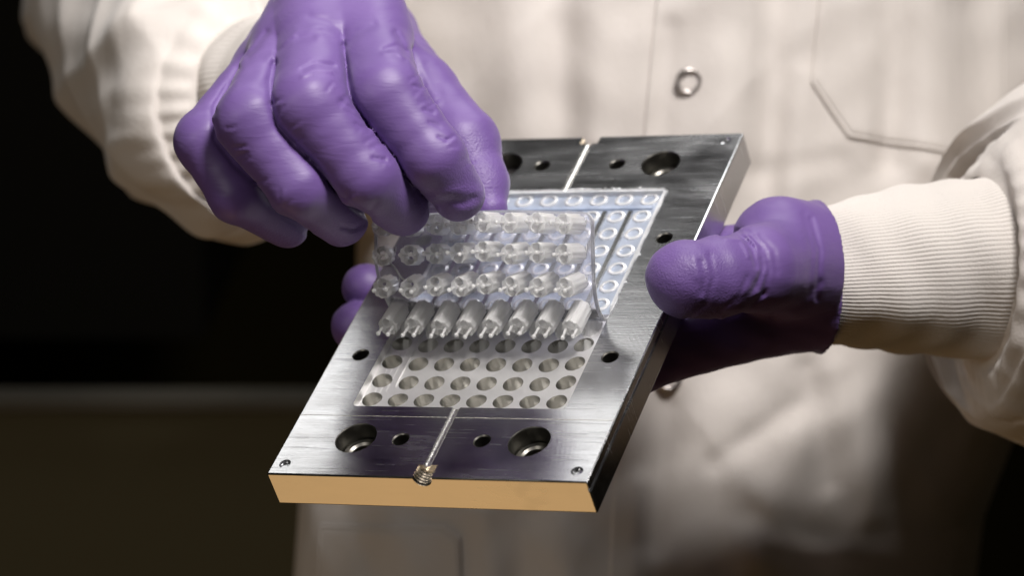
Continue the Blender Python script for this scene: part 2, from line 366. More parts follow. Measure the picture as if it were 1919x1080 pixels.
# ================================================================ silicone sheet: flat in the cavity at the back, peeled up and over at the front
SY0, SY1 = -53.5, CY1 - 0.3                  # flat y of the free (front) edge and the back edge
SX0, SX1 = CX0 + 0.3, CX1 - 0.3
YF = -9.0; ZBASE = 0.12
_S = np.linspace(0, 60, 2401)
_TH = np.radians(np.interp(_S, [0, 4.5, 9, 13.5, 18, 22.5, 31.5, 40.5, 60], [0, 38, 70, 94, 110, 121, 127, 129, 130]))
_k = np.ones(60) / 60; _TH = np.convolve(np.pad(_TH, 60, mode='edge'), _k, 'same')[60:-60]
_ds = _S[1] - _S[0]
_YY = YF - np.cumsum(np.cos(_TH)) * _ds; _ZZ = ZBASE + np.cumsum(np.sin(_TH)) * _ds
def sheet_frame(x, y):
    """flat position (x, y) -> point on the cavity side of the sheet and the outward (cavity side) normal u"""
    if y >= YF: return np.array([x, y, ZBASE]), np.array([0, 0, -1.0])
    s = YF - y; th = np.interp(s, _S, _TH)
    p = np.array([x, np.interp(s, _S, _YY), np.interp(s, _S, _ZZ)]); u = np.array([0, -math.sin(th), -math.cos(th)])
    r = min(1, max(0, (s - 10) / 20)); r = r * r * (3 - 2 * r)
    a = 6.5 * r; g = max(0.0, (2.0 - x) / 34.0)
    p = p + u * a * g * g + np.array([0, 0, 1]) * (0.5 * r * math.sin(x * 0.11 + 1))
    u = u + np.array([1, 0, 0]) * (2 * a * g / 34.0)
    return p, u / np.linalg.norm(u)
sheet = empty('silicone_sheet', (0, 0, 0)); sheet.matrix_world = M_PLATE
tag(sheet, 'translucent moulded silicone sheet with round plugs, half peeled out of the mould plate', 'silicone sheet')
def span(y):
    rc = 4.0; e0 = y - SY0; e1 = SY1 - y; sh = 0.0
    if e0 < rc: sh = rc - math.sqrt(max(0, rc * rc - (rc - e0) ** 2))
    if e1 < 1.5: sh = 1.5 - math.sqrt(max(0, 1.5 ** 2 - (1.5 - e1) ** 2))
    return SX0 + sh, SX1 - sh
ys = np.concatenate([np.linspace(SY0, SY0 + 4, 9)[:-1], np.linspace(SY0 + 4, YF, 60)[:-1], np.linspace(YF, SY1 - 1.5, 30)[:-1], np.linspace(SY1 - 1.5, SY1, 5)])
NX = 44; TH = 0.75
V = []
for lay in (0, 1):
    for y in ys:
        a, b = span(y)
        for i in range(NX):
            x = a + (b - a) * i / (NX - 1)
            p, u = sheet_frame(x, y); V.append((p - u * TH * lay) * 0.001)
n1 = len(ys) * NX
F = [q for q in grid_faces(len(ys), NX)]; F += [tuple(i + n1 for i in q[::-1]) for q in grid_faces(len(ys), NX)]
rim_idx = [i for i in range(NX)] + [j * NX + NX - 1 for j in range(1, len(ys))] + [(len(ys) - 1) * NX + i for i in range(NX - 2, -1, -1)] + [j * NX for j in range(len(ys) - 2, 0, -1)]
for k in range(len(rim_idx)):
    a, b = rim_idx[k], rim_idx[(k + 1) % len(rim_idx)]; F.append((b, a, a + n1, b + n1))
mem = mesh_obj('membrane', V, F, FILM, sheet, True, 40)
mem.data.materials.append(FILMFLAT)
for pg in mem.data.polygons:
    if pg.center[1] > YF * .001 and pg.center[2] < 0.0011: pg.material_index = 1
# raised lip along the outline, standing on the air side
path = [(span(y)[0], y) for y in ys[::-1]] + [(x, SY0) for x in np.linspace(span(SY0)[0], span(SY0)[1], 30)[1:-1]] + [(span(y)[1], y) for y in ys] + [(x, SY1) for x in np.linspace(span(SY1)[1], span(SY1)[0], 30)[1:-1]]
V = []
cxm, cym = (SX0 + SX1) / 2, (SY0 + SY1) / 2
for x, y in path:
    ix = x + (0.9 if x < cxm else -0.9) * (1 if abs(x - cxm) > 20 else abs(x - cxm) / 20)
    iy = min(max(y, SY0 + 0.9), SY1 - 0.9)
    top = 2.75 if y > YF else 1.0
    po, uo = sheet_frame(x, y); pi_, ui = sheet_frame(ix, iy)
    for p, u, h in ((po, uo, 0.02), (po, uo, top), (pi_, ui, top), (pi_, ui, 0.02)):
        V.append((p - u * h) * 0.001)
mesh_obj('rim_lip', V, grid_faces(len(path), 4, True, True), LIPMAT, sheet, True, 40)
# ribs left by the milled channels, on the air side of the flat part
for k, x in enumerate(COLS[:7] ):
    V = []; yy = np.linspace(YF - 6, CY1 - 10, 24)
    for y in yy:
        for dx, h in ((-1.0, TH - 0.02), (-0.75, TH + 0.75), (0.75, TH + 0.75), (1.0, TH - 0.02)):
            p, u = sheet_frame(x + 4.5 + dx, y); V.append((p - u * h) * 0.001)
    F = grid_faces(len(yy), 4, False, True) + [(0, 1, 2, 3), tuple((len(yy) - 1) * 4 + i for i in (3, 2, 1, 0))]
    mesh_obj('rib', V, F, FILMFLAT, sheet, True, 30)
for y, x0, x1 in ((CY1 - 8.0, SX0 + 3, SX1 - 3),):
    v, f = prism([(x0, y - .8), (x1, y - .8), (x1, y + .8), (x0, y + .8)], ZBASE + TH, ZBASE + TH + 0.7)
    mesh_obj('rib', v, f, FILMFLAT, sheet, False)
# cup rims on the flat part
rv, rf = lathe([(1.95, -0.7), (1.95, 0.45), (2.15, 0.62), (2.75, 0.62), (3.1, 0.4), (3.2, 0.02)], 30, closed_ends=False)
rmesh = None
for r in range(5, 12):
    for c in range(8):
        if rmesh is None:
            o = mesh_obj('cup_rim', rv, rf, RIMMAT, sheet, True, 40); rmesh = o.data
        else:
            o = bpy.data.objects.new('cup_rim', rmesh); COL.objects.link(o); o.parent = sheet
        o.location = (COLS[c] * .001, ROWS[r] * .001, (ZBASE + TH) * .001)
        o.rotation_euler = (0, 0, random.uniform(0, 6.28))
# plugs: shouldered pegs with two bores in the end and two ball-tipped pins
PL = 10.4
pv, pf = lathe([(3.3, -0.1), (3.28, PL - 0.5), (3.15, PL - 0.12), (2.85, PL)], 40)
pv = [(x * (1.0 if (i % 40) % 4 < 2 else 0.93), y * (1.0 if (i % 40) % 4 < 2 else 0.93), z) for i, (x, y, z) in enumerate(pv)]   # shallow flutes
plug0 = mesh_obj('plug', pv, pf, PLUGMAT, None, False)
boolean(plug0, [lathe([(1.25, PL - 4.4), (1.55, PL + 2)], 24, 'z', (0, dy, 0)) for dy in (-1.62, 1.62)], PLUGMAT)
boolean(plug0, [lathe([(2.3, -2.0), (2.05, 5.2), (1.4, 6.0)], 10)], PLUGMAT)
bmx = bmesh.new(); bmx.from_mesh(plug0.data)
sv, sf = tube([(0.0030, 0.0006, 0.0002), (0.0034, 0.0012, 0.0004), (0.0036, 0.0026, 0.0003)], [0.00035, 0.0002, 0.00003], 6)
me_s = bpy.data.meshes.new('s'); me_s.from_pydata([tuple(v) for v in sv], [], sf); bmx.from_mesh(me_s); bmx.to_mesh(plug0.data); bmx.free(); bpy.data.meshes.remove(me_s)
plug0.data.polygons.foreach_set('use_smooth', [True] * len(plug0.data.polygons)); plug0.data.set_sharp_from_angle(angle=math.radians(18))
plug_mesh = plug0.data; bpy.data.objects.remove(plug0)
def pinmesh(ln):
    prof = [(0.42, -0.3), (0.42, ln)]
    rb = 0.72
    for k in range(1, 8):
        a = -math.pi / 2 + math.pi * k / 8
        if rb * math.cos(a) > 0.42 or a > 0: prof.append((rb * math.cos(a), ln + rb + rb * math.sin(a)))
    v, f = lathe(prof, 14)
    me = bpy.data.meshes.new('pin'); me.from_pydata(v, [], f); me.materials.append(PLUGMAT)
    me.polygons.foreach_set('use_smooth', [True] * len(me.polygons)); me.set_sharp_from_angle(angle=math.radians(50)); return me
pin_meshes = [pinmesh(l) for l in (2.6, 3.2, 3.8)]
for r in range(5):
    for c in range(8):
        p, u = sheet_frame(COLS[c], ROWS[r])
        d = np.array([1.0, 0, 0]); d = d - u * u.dot(d); d /= np.linalg.norm(d)      # across the sheet
        e = np.cross(u, d)
        o = bpy.data.objects.new('plug', plug_mesh); COL.objects.link(o); o.parent = sheet
        M = Matrix(np.c_[d, e, u].tolist()).to_4x4(); M.translation = Vector(p * 0.001)
        M = M @ Matrix.Rotation(random.uniform(-0.12, 0.12), 4, 'Z') @ Matrix.Rotation(random.uniform(-0.05, 0.05), 4, 'X')
        o.matrix_local = M
        for sx in (-1.9, 1.9):
            pn = bpy.data.objects.new('pin', random.choice(pin_meshes)); COL.objects.link(pn); pn.parent = o
            pn.location = (sx * .001, 0, PL * .001); pn.rotation_euler = (random.uniform(-.06, .06), random.uniform(-.08, .08), 0)
# loose filament and ragged flash
a0 = sheet_frame(COLS[0] + 1.5, ROWS[1] + 2)[0]; b0 = sheet_frame(COLS[1] - 3.0, ROWS[2] - 0.5)[0]; un = sheet_frame(COLS[0], ROWS[1])[1]
pts = [tuple((a0 + (b0 - a0) * t + un * (4 * (1 - t) + 2 * t + 1.5 * math.sin(t * 3.1)) + np.array([0.4 * math.sin(t * 6), 0, 0])) * .001) for t in np.linspace(0, 1, 12)]
mesh_obj('filament', *tube(pts, 0.0003, 8), LIPMAT, sheet)
def flash(pts, out):
    V = []; n = len(pts)
    for i, p in enumerate(pts):
        wd = 0.12 + 0.5 * max(0, math.sin(i * .21) * math.sin(i * .083 + 1)) + rng.uniform(0, .12) + (1.0 if rng.random() < 0.035 else 0)
        V += [np.array(p) * .001, (np.array(p) + np.array(out) * wd + np.array([0, 0, rng.uniform(0.05, .3)])) * .001, (np.array(p) + np.array([0, 0, 0.12])) * .001]
    return V, grid_faces(n, 3, False, True)
fb = [(x, SY1 + 0.25, ZT + 0.04) for x in np.linspace(SX0 + 1, SX1 - 1, 90)]
mesh_obj('flash', *flash(fb, (0, 1, 0)), LIPMAT, sheet, False)
fr_ = [(SX1 + 0.25, y, ZT + 0.04) for y in np.linspace(YF - 2, SY1 - 1, 110)]
mesh_obj('flash', *flash(fr_, (1, 0, 0)), LIPMAT, sheet, False)

# ================================================================ gloved hands: a signed distance field meshed with surface nets
def seg_cone(P, a, b, r1, r2):
    """distance to a tapered capsule"""
    a = np.asarray(a, np.float32); b = np.asarray(b, np.float32)
    ba = b - a; l2 = float(ba @ ba); pa = P - a
    t = np.clip((pa @ ba) / l2, 0, 1)
    d = pa - t[:, None] * ba
    return np.sqrt(np.einsum('ij,ij->i', d, d)) - (r1 + (r2 - r1) * t)
def smin(a, b, k):
    h = np.clip(0.5 + 0.5 * (b - a) / k, 0, 1)
    return b + (a - b) * h - k * h * (1 - h)
def chain(P, js, k=2.0):
    d = None
    for (p, r), (q, s) in zip(js[:-1], js[1:]):
        e = seg_cone(P, p, q, r, s); d = e if d is None else smin(d, e, k)
    return d
def poly_dist(P2, line):
    best = np.full(len(P2), 1e9, np.float32)
    for a, b in zip(line[:-1], line[1:]):
        a = np.array(a, np.float32); b = np.array(b, np.float32); ba = b - a; pa = P2 - a
        t = np.clip((pa @ ba) / float(ba @ ba), 0, 1); d = pa - t[:, None] * ba
        best = np.minimum(best, np.sqrt((d * d).sum(1)))
    return best
def surface_nets(fn, lo, hi, h):
    lo = np.array(lo, np.float32); hi = np.array(hi, np.float32)
    n = np.ceil((hi - lo) / h).astype(int); n = (n + 3) // 4 * 4 + 1
    cn = (n - 1) // 4 + 1
    ax = [lo[i] + h * np.arange(n[i], dtype=np.float32) for i in range(3)]
    cg = np.stack(np.meshgrid(*[a[::4] for a in ax], indexing='ij'), -1).reshape(-1, 3)
    cdv = fn(cg).reshape(cn).astype(np.float32)
    D = np.repeat(np.repeat(np.repeat(cdv, 4, 0), 4, 1), 4, 2)[:n[0], :n[1], :n[2]].copy()
    # nearest coarse value around each fine cell decides which fine points need an exact value
    m = np.abs(cdv) < 4 * h * 2.2 + 2.0
    mm = np.repeat(np.repeat(np.repeat(m, 4, 0), 4, 1), 4, 2)
    act = np.zeros(n, bool)
    for ox in (-4, 0):
        for oy in (-4, 0):
            for oz in (-4, 0):
                q = np.roll(mm, (ox, oy, oz), (0, 1, 2))[:n[0], :n[1], :n[2]]; act |= q
    idx = np.argwhere(act)
    D[act] = fn(lo + idx.astype(np.float32) * h)
    neg = D < 0
    cs = [(i, j, k) for i in (0, 1) for j in (0, 1) for k in (0, 1)]
    sl = lambda c: tuple(slice(c[i], n[i] - 1 + c[i]) for i in range(3))
    cnt = sum(neg[sl(c)].astype(np.int8) for c in cs)
    cell = (cnt > 0) & (cnt < 8)
    ci = np.argwhere(cell); vid = np.full(cell.shape, -1, np.int64); vid[cell] = np.arange(len(ci))
    acc = np.zeros((len(ci), 3), np.float32); num = np.zeros(len(ci), np.float32)
    for a in cs:
        for b in cs:
            if sum(b) - sum(a) == 1 and all(b[i] >= a[i] for i in range(3)):
                da = D[tuple((ci + a).T)]; db = D[tuple((ci + b).T)]
                cr = (da < 0) != (db < 0); t = np.where(cr, da / np.where(cr, da - db, 1), 0)
                acc += np.where(cr[:, None], np.array(a, np.float32) + t[:, None] * (np.array(b, np.float32) - np.array(a, np.float32)), 0); num += cr
    verts = lo + (ci + acc / num[:, None]) * h
    faces = []
    for ax_ in range(3):
        u, v = (ax_ + 1) % 3, (ax_ + 2) % 3
        s0 = [slice(0, n[i]) for i in range(3)]; s1 = list(s0)
        s0[ax_] = slice(0, n[ax_] - 1); s1[ax_] = slice(1, n[ax_])
        A = neg[tuple(s0)]; B = neg[tuple(s1)]
        e = np.argwhere(A != B); e = e[(e[:, u] > 0) & (e[:, v] > 0) & (e[:, u] < n[u] - 1) & (e[:, v] < n[v] - 1)]
        du = np.zeros(3, int); du[u] = 1; dv = np.zeros(3, int); dv[v] = 1
        q = np.stack([vid[tuple((e - du - dv).T)], vid[tuple((e - dv).T)], vid[tuple(e.T)], vid[tuple((e - du).T)]], 1)
        flip = ~A[tuple(e.T)]
        q[flip] = q[flip][:, ::-1]; faces.append(q)
    return verts, np.concatenate(faces)
def project_to(fn, v, steps=3):
    for _ in range(steps):
        d = fn(v); g = np.stack([(fn(v + np.eye(3, dtype=np.float32)[i] * .25) - fn(v - np.eye(3, dtype=np.float32)[i] * .25)) / .5 for i in range(3)], 1)
        l2 = np.maximum((g * g).sum(1), .2)
        v = v - (g * (np.clip(d, -.6, .6) / l2)[:, None]).astype(np.float32)
    return v
def grooves(px, lines, out):
    for line, wd, dep in lines:
        l = np.array(line); a = l.min(0) - 2.6 * wd; b = l.max(0) + 2.6 * wd
        m = np.flatnonzero((px[:, 0] > a[0]) & (px[:, 0] < b[0]) & (px[:, 1] > a[1]) & (px[:, 1] < b[1]))
        if len(m): out[m] += dep * np.exp(-(poly_dist(px[m].astype(np.float32), line) / wd) ** 2)
def to_px(P): return np.c_[P[:, 0] / P[:, 2] * FPX + CX, P[:, 1] / P[:, 2] * FPX + CY]
def J(px, py, d, r): return (pix(px, py, d).astype(np.float32), r)
def glove(name, fn, lo, hi, h, grains, parent, label):
    v, f = surface_nets(fn, lo, hi, h)
    v = project_to(fn, v.astype(np.float32), 1)
    me = bpy.data.meshes.new(name)
    wv = c2w(v)
    me.from_pydata(wv.tolist(), [], f.tolist()); me.update()
    at = me.attributes.new('grain', 'FLOAT', 'POINT')
    g = np.zeros(len(v), np.float32)
    for c, r in grains: g = np.maximum(g, np.clip(1.6 - np.linalg.norm(v - c, axis=1) / r, 0, 1))
    at.data.foreach_set('value', g)
    bm = bmesh.new(); bm.from_mesh(me); bmesh.ops.recalc_face_normals(bm, faces=bm.faces); bm.to_mesh(me); bm.free()
    o = finish(name, me, GLOVE, parent); o['label'] = label
    return o

# ---- pulling hand (upper left): knuckles towards the camera, fingertips and thumb pinching the sheet
A = dict(
    index=[J(680, 30, 0, 12.8), J(722, 178, -40, 12.0), J(812, 294, -44, 9.7), J(858, 364, -36, 8.4)],
    middle=[J(598, 30, 2, 13.4), J(580, 198, -46, 12.1), J(686, 331, -46, 10.2), J(754, 390, -32, 8.7)],
    ring=[J(572, 44, 12, 12.2), J(470, 224, -42, 11.6), J(558, 350, -44, 9.8), J(640, 412, -27, 8.4)],
    pinky=[J(534, 84, 26, 10.0), J(388, 264, -25, 9.9), J(444, 366, -28, 8.6), J(538, 422, -12, 7.3)])
THUMB = [J(690, 70, 60, 15), J(782, 178, 16, 13.2), J(866, 272, 2, 11.9), J(902, 345, -6, 8.6), J(918, 392, -12, 5.6)]
WR = J(640, 125, 90, 21)
GROOVES_A = [  # (image polyline, width px, depth mm)
    ([(722, 92), (745, 84), (762, 96)], 5, 0.5), ([(566, 130), (590, 118), (625, 122)], 5, 0.55),
    ([(718, 100), (744, 98), (765, 112)], 4, -0.35), ([(566, 142), (592, 130), (622, 134)], 4, -0.35),
    ([(812, 384), (838, 376), (872, 380), (890, 372)], 8, 0.55), ([(818, 368), (850, 358), (892, 358)], 9, -0.35),
    ([(700, 296), (722, 300)], 4, 0.5), ([(640, 190), (662, 205)], 4, .35), ([(655, 210), (676, 224)], 4, .35), ([(668, 232), (692, 246)], 4, .4),
    ([(775, 160), (790, 165)], 3, .4), ([(795, 205), (812, 212)], 3, .4), ([(822, 256), (838, 262)], 3, .45), ([(805, 228), (824, 236)], 3, .35),
    ([(640, 425), (662, 430), (682, 420)], 5, 0.6), ([(690, 400), (705, 380)], 5, .3)]
def crinkles(js, k0, k1, n, seed, side, dep):
    """short creases across a finger between joints k0 and k1, on one side (image px)"""
    r_ = np.random.default_rng(seed); out = []
    a, b = to_px(js[k0][0][None].astype(float))[0], to_px(js[k1][0][None].astype(float))[0]
    u = (b - a) / np.linalg.norm(b - a); nrm = np.array([-u[1], u[0]]) * side
    for t in np.sort(r_.uniform(-.12, 1.0, n)):
        c = a + (b - a) * t; rr = (js[k0][1] + (js[k1][1] - js[k0][1]) * min(max(t, 0), 1)) * 5.75
        o = rr * r_.uniform(.62, .82); ln = rr * r_.uniform(.2, .4); sk = u * r_.uniform(-8, 8)
        out.append(([tuple(c + nrm * o), tuple(c + nrm * (o + ln * .5) + sk * .6), tuple(c + nrm * (o + ln) + sk)], r_.uniform(2.6, 4.2), dep * r_.uniform(.6, 1.2)))
        out.append(([tuple(c + nrm * o + u * 6), tuple(c + nrm * (o + ln) + sk + u * 7)], 4.0, -dep * r_.uniform(.3, .6)))
    return out
for nm, sd in (('index', 1), ('middle', 2), ('ring', 3), ('pinky', 4)):
    GROOVES_A += crinkles(A[nm], 1, 2, 6, sd, -1, 0.24) + crinkles(A[nm], 2, 3, 3, sd + 10, -1, 0.2)
GROOVES_A += [([(636, 74), (604, 58), (560, 66)], 7, .5), ([(640, 62), (612, 40), (580, 30)], 9, .45), ([(520, 96), (548, 74), (585, 70)], 6, .5), ([(505, 110), (530, 84), (556, 60)], 9, -.4),
    ([(464, 104), (482, 84), (500, 60)], 6, .5), ([(742, 60), (756, 84), (762, 110)], 6, .5), ([(650, 84), (668, 60), (700, 44)], 7, .4), ([(770, 92), (790, 150), (812, 205)], 7, .5), ([(800, 120), (830, 190)], 10, .35)]
GROOVES_A += [([(642, 84), (650, 130), (660, 185), (690, 236)], 6, 1.0), ([(690, 236), (744, 298), (765, 345), (800, 400)], 5, .3),
    ([(514, 118), (506, 150), (507, 178), (518, 234), (552, 276), (588, 305), (618, 348), (658, 383), (692, 408)], 6, .9), ([(508, 126), (502, 155)], 11, .5),
    ([(446, 128), (424, 165), (402, 200), (402, 260), (440, 310), (473, 338), (517, 390), (578, 436)], 6, .7), ([(428, 160), (405, 205)], 10, .5)]
def fn_a(P):
    P = P.astype(np.float32); F = None
    for k in ('index', 'middle', 'ring', 'pinky'):
        js = A[k]
        d = chain(P, js, 2.5)
        F = d if F is None else smin(F, d, 0.25)
    t = chain(P, THUMB, 3.0)
    F = smin(F, t, 1.0)
    pm = None
    for k, r in (('index', 13), ('middle', 13.5), ('ring', 13), ('pinky', 11.5)):
        q, rr = A[k][0]; e = seg_cone(P, q, WR[0] + np.array([{'index': 10, 'middle': 3, 'ring': -4, 'pinky': -10}[k], 0, 0], np.float32), r - 0.6, 20)
        pm = e if pm is None else smin(pm, e, 7.0)
    web = seg_cone(P, A['index'][0][0] + np.array([3, 8, 12], np.float32), THUMB[1][0], 11, 11)
    pm = smin(pm, web, 6.0)
    for a_, b_, tm, r_ in (('index', 'middle', .34, 12.7), ('middle', 'ring', .32, 11.9), ('ring', 'pinky', .30, 9.9)):
        for t_ in (0.0, tm * .35, tm * .7, tm):
            pa_ = A[a_][0][0] + (A[a_][1][0] - A[a_][0][0]) * t_; pb_ = A[b_][0][0] + (A[b_][1][0] - A[b_][0][0]) * t_
            back = np.array([0, 0.3, 0.6], np.float32)
            pm = smin(pm, seg_cone(P, pa_ + back, pb_ + back, r_, r_), 5.0)
    pm = smin(pm, seg_cone(P, THUMB[0][0], WR[0], 15, 22), 8)
    d = smin(F, pm, 3.0)
    near = np.abs(d) < 3.0
    if near.any():
        px = to_px(P[near]); front = P[near][:, 2] < D0 + 10
        dd = np.zeros(near.sum(), np.float32)
        grooves(px, GROOVES_A, dd); dd *= front
        X = P[near]
        dd += 0.10 * np.sin(X[:, 0] * .55 + X[:, 1] * .32 + 2 * np.sin(X[:, 2] * .13)) * np.sin(X[:, 1] * .4 - X[:, 2] * .3)
        d[near] += dd
    return d
person = empty('person', tuple(c2w(pix(1220, 1080, 220)) * np.array([1, 1, 0])))
tag(person, 'person in white lab coat and purple gloves peeling a silicone sheet from a mould', 'person')
bpy.context.view_layer.update()
MP_INV = Matrix.Translation(-person.location)
def under_person(o):
    if o.parent is person: o.matrix_parent_inverse = MP_INV
    return o
allj = [p for k in A for p, r in A[k]] + [p for p, r in THUMB] + [WR[0]]
lo = np.min(allj, 0) - 27; hi = np.max(allj, 0) + 27
ga = glove('glove', fn_a, lo, hi, 0.72, [(A[k][3][0], 15) for k in A] + [(THUMB[3][0], 14)], person, 'purple glove of the hand pinching the sheet')
under_person(ga)

# ---- holding hand (right): thumb on the plate, palm and fingers below, fingertips round the far edge
def JP(x, y, z, r): return (p2c((x, y, z)).astype(np.float32), r)
B = dict(
    index=[JP(36, 44, -22, 11), JP(-8, 46, -22, 10), JP(-34, 46, -22, 9.5), JP(-46, 45, -18, 8.0)],
    middle=[JP(36, 28, -23, 11.5), JP(-10, 30, -23, 10.4), JP(-38, 30, -22, 9.8), JP(-50, 29, -18, 8.6)],
    ring=[JP(36, 11, -23, 11), JP(-12, 12, -22, 10), JP(-42, 14, -20, 9.5), JP(-60.2, 12.5, -5.5, 8.0)],
    pinky=[JP(38, -5, -21, 10), JP(-10, -5, -22, 9.4), JP(-42, -3, -21, 9.2), JP(-60.8, 0, -12, 8.4)])
TB = [J(1500, 500, 6, 19), J(1420, 504, -22, 13.2), J(1345, 520, -34, 12.3), J(1288, 530, -38, 11.3)]
WB = J(1545, 518, 22, 23.0)
GROOVES_B = [([(1400, 452), (1420, 470), (1428, 500), (1420, 540)], 5, .6), ([(1410, 446), (1434, 468), (1442, 505), (1430, 550)], 5, .5), ([(1425, 444), (1450, 470), (1456, 510)], 6, .35), ([(1340, 596), (1375, 584), (1408, 556), (1416, 530)], 5, .4), ([(1362, 596), (1400, 580), (1432, 552)], 5, .4), ([(1450, 590), (1500, 570), (1536, 530)], 9, .5), ([(1520, 410), (1536, 470), (1530, 560)], 6, .6), ([(1508, 402), (1522, 470), (1516, 570)], 7, .35),([(1352, 440), (1385, 438), (1408, 462), (1418, 500)], 5, 0.9), ([(1366, 432), (1400, 434), (1426, 462), (1432, 505)], 5, 0.45),
    ([(1362, 448), (1390, 450), (1404, 480)], 4, -0.45), ([(1375, 436), (1408, 444), (1424, 480)], 4, -0.3),
    ([(1315, 490), (1322, 520), (1316, 548)], 6, 0.6), ([(1330, 480), (1338, 520), (1322, 570), (1288, 596)], 6, 0.45), ([(1300, 480), (1306, 520)], 6, -0.3),
    ([(1350, 582), (1385, 556), (1400, 520)], 5, 0.35), ([(1372, 575), (1410, 545), (1425, 515)], 5, 0.35), ([(1395, 575), (1436, 545)], 5, 0.3)]
def fn_b(P):
    P = P.astype(np.float32); F = None
    for k in B:
        d = chain(P, B[k], 2.5); F = d if F is None else smin(F, d, 1.0)
    t = chain(P, TB, 3.0)
    t = smin(t, np.linalg.norm((P - J(1288, 520, -40, 0)[0]) / np.array([1.12, 1.0, 1.0], np.float32), axis=1) - 11.6, 2.0)
    pm = None
    for k in B:
        q, rr = B[k][0]; e = seg_cone(P, q, WB[0], rr + 0.5, 20); pm = e if pm is None else smin(pm, e, 8)
    pm = smin(pm, seg_cone(P, J(1462, 462, 2, 0)[0], J(1520, 485, 14, 0)[0], 16.2, 18), 5)
    pm = smin(pm, seg_cone(P, J(1400, 590, 8, 0)[0], WB[0], 11, 22), 6)
    d = smin(F, pm, 5.0)
    d = smin(d, t, 3.2)
    wax = (J(1900, 512, 36, 0)[0] - J(1560, 520, 22, 0)[0]); wax /= np.linalg.norm(wax)
    d = np.maximum(d, (P - J(1514, 520, 22, 0)[0]) @ wax - 2.0)
    # rolled cuff of the glove: a flared ring
    ax = wax
    c0 = J(1516, 520, 22, 0)[0]; q = P - c0; tt = q @ ax; rad = np.sqrt(np.maximum((q * q).sum(1) - tt * tt, 0))
    sl = np.abs(rad - 23.4 - 0.42 * np.maximum(tt, -2.5)) - 0.75
    ring = np.maximum(sl, np.abs(tt + 0.5) - 3.6)
    d = smin(d, ring, 1.5)
    # plate volume pushes the soft thumb and fingers flat where they touch
    pl = (P - TP.astype(np.float32)) @ RP.astype(np.float32)
    c = np.array([(PX0 + PX1) / 2, (PY0 + PY1) / 2, (ZT + ZB) / 2], np.float32); hs = np.array([(PX1 - PX0) / 2, (PY1 - PY0) / 2, (ZT - ZB) / 2], np.float32)
    qq = np.abs(pl - c) - hs
    bd = np.linalg.norm(np.maximum(qq, 0), axis=1) + np.minimum(qq.max(1), 0)
    d = np.maximum(d, 0.1 - bd)
    near = np.abs(d) < 1.6
    if near.any():
        px = to_px(P[near]); X = P[near]; dd = np.zeros(near.sum(), np.float32); front = X[:, 2] < D0 + 8
        grooves(px, GROOVES_B, dd); dd *= front
        dd += 0.10 * np.sin(X[:, 0] * .5 - X[:, 1] * .3) * np.sin(X[:, 1] * .45 + X[:, 2] * .3)
        d[near] += dd
    return d
allj = [p for k in B for p, r in B[k]] + [p for p, r in TB] + [WB[0]]
lo = np.min(allj, 0) - 15; hi = np.max(allj, 0) + 15
lo[1] -= 14; hi[1] += 14; hi[2] += 14
gb = glove('glove', fn_b, lo, hi, 0.78, [(TB[3][0], 15), (B['index'][3][0], 15), (B['middle'][3][0], 12)], person, 'purple glove of the hand holding the plate, thumb on top')
under_person(gb)

# ================================================================ lab coat
def px2mm(px, d=150): return (px - CX) / FPX * (D0 + d)
def py2mm(py, d=150): return (py - CY) / FPX * (D0 + d)
def coat_right(Y): return np.interp(Y, [py2mm(v) for v in (-300, 300, 650, 1000, 1400)], [px2mm(v) for v in (2200, 2180, 2060, 1915, 1860)])
def coat_left(Y):
    return np.interp(Y, [py2mm(v) for v in (-700, 300, 430, 600, 700, 950, 1400)], [px2mm(v) for v in (430, 560, 640, 640, 592, 528, 500)])
FOLDS = [  # image line (x0,y0,x1,y1), half width px, height mm (towards the camera)
    (930, -300, 985, 330, 60, 6), (1040, -300, 1060, 300, 38, -5), (1120, -300, 1110, 260, 42, 4.5), (1250, 60, 1232, 330, 26, -3), (1360, -300, 1350, 330, 55, 6), (1455, -100, 1425, 420, 34, -6), (1500, 150, 1470, 400, 30, 3.5),
    (1600, 20, 1625, 300, 30, 3), (1680, -200, 1655, 300, 34, -6), (1760, -200, 1730, 300, 42, 5), (1850, -100, 1835, 280, 36, -6),
    (1300, 690, 1450, 1080, 60, 5), (1500, 780, 1380, 1100, 40, 5), (1600, 1040, 1400, 960, 36, -5), (560, 950, 600, 1100, 26, 4), (640, 955, 700, 1100, 26, -4), (720, 950, 780, 1100, 36, 5), (905, 960, 925, 1100, 26, 4), (980, 960, 970, 1100, 26, -4),
    (1050, 960, 1060, 1100, 36, 4), (1250, 760, 1210, 1000, 28, -4), (1190, 900, 1180, 1100, 24, 3.5), (1560, 700, 1640, 960, 40, 6), (1500, 690, 1540, 900, 26, -5), (1330, 860, 1480, 760, 24, -4), (1700, 880, 1560, 1100, 50, 3), (1850, 700, 1650, 1000, 46, -8), (640, 720, 580, 950, 26, -4), (1400, 330, 1560, 300, 24, -2)]
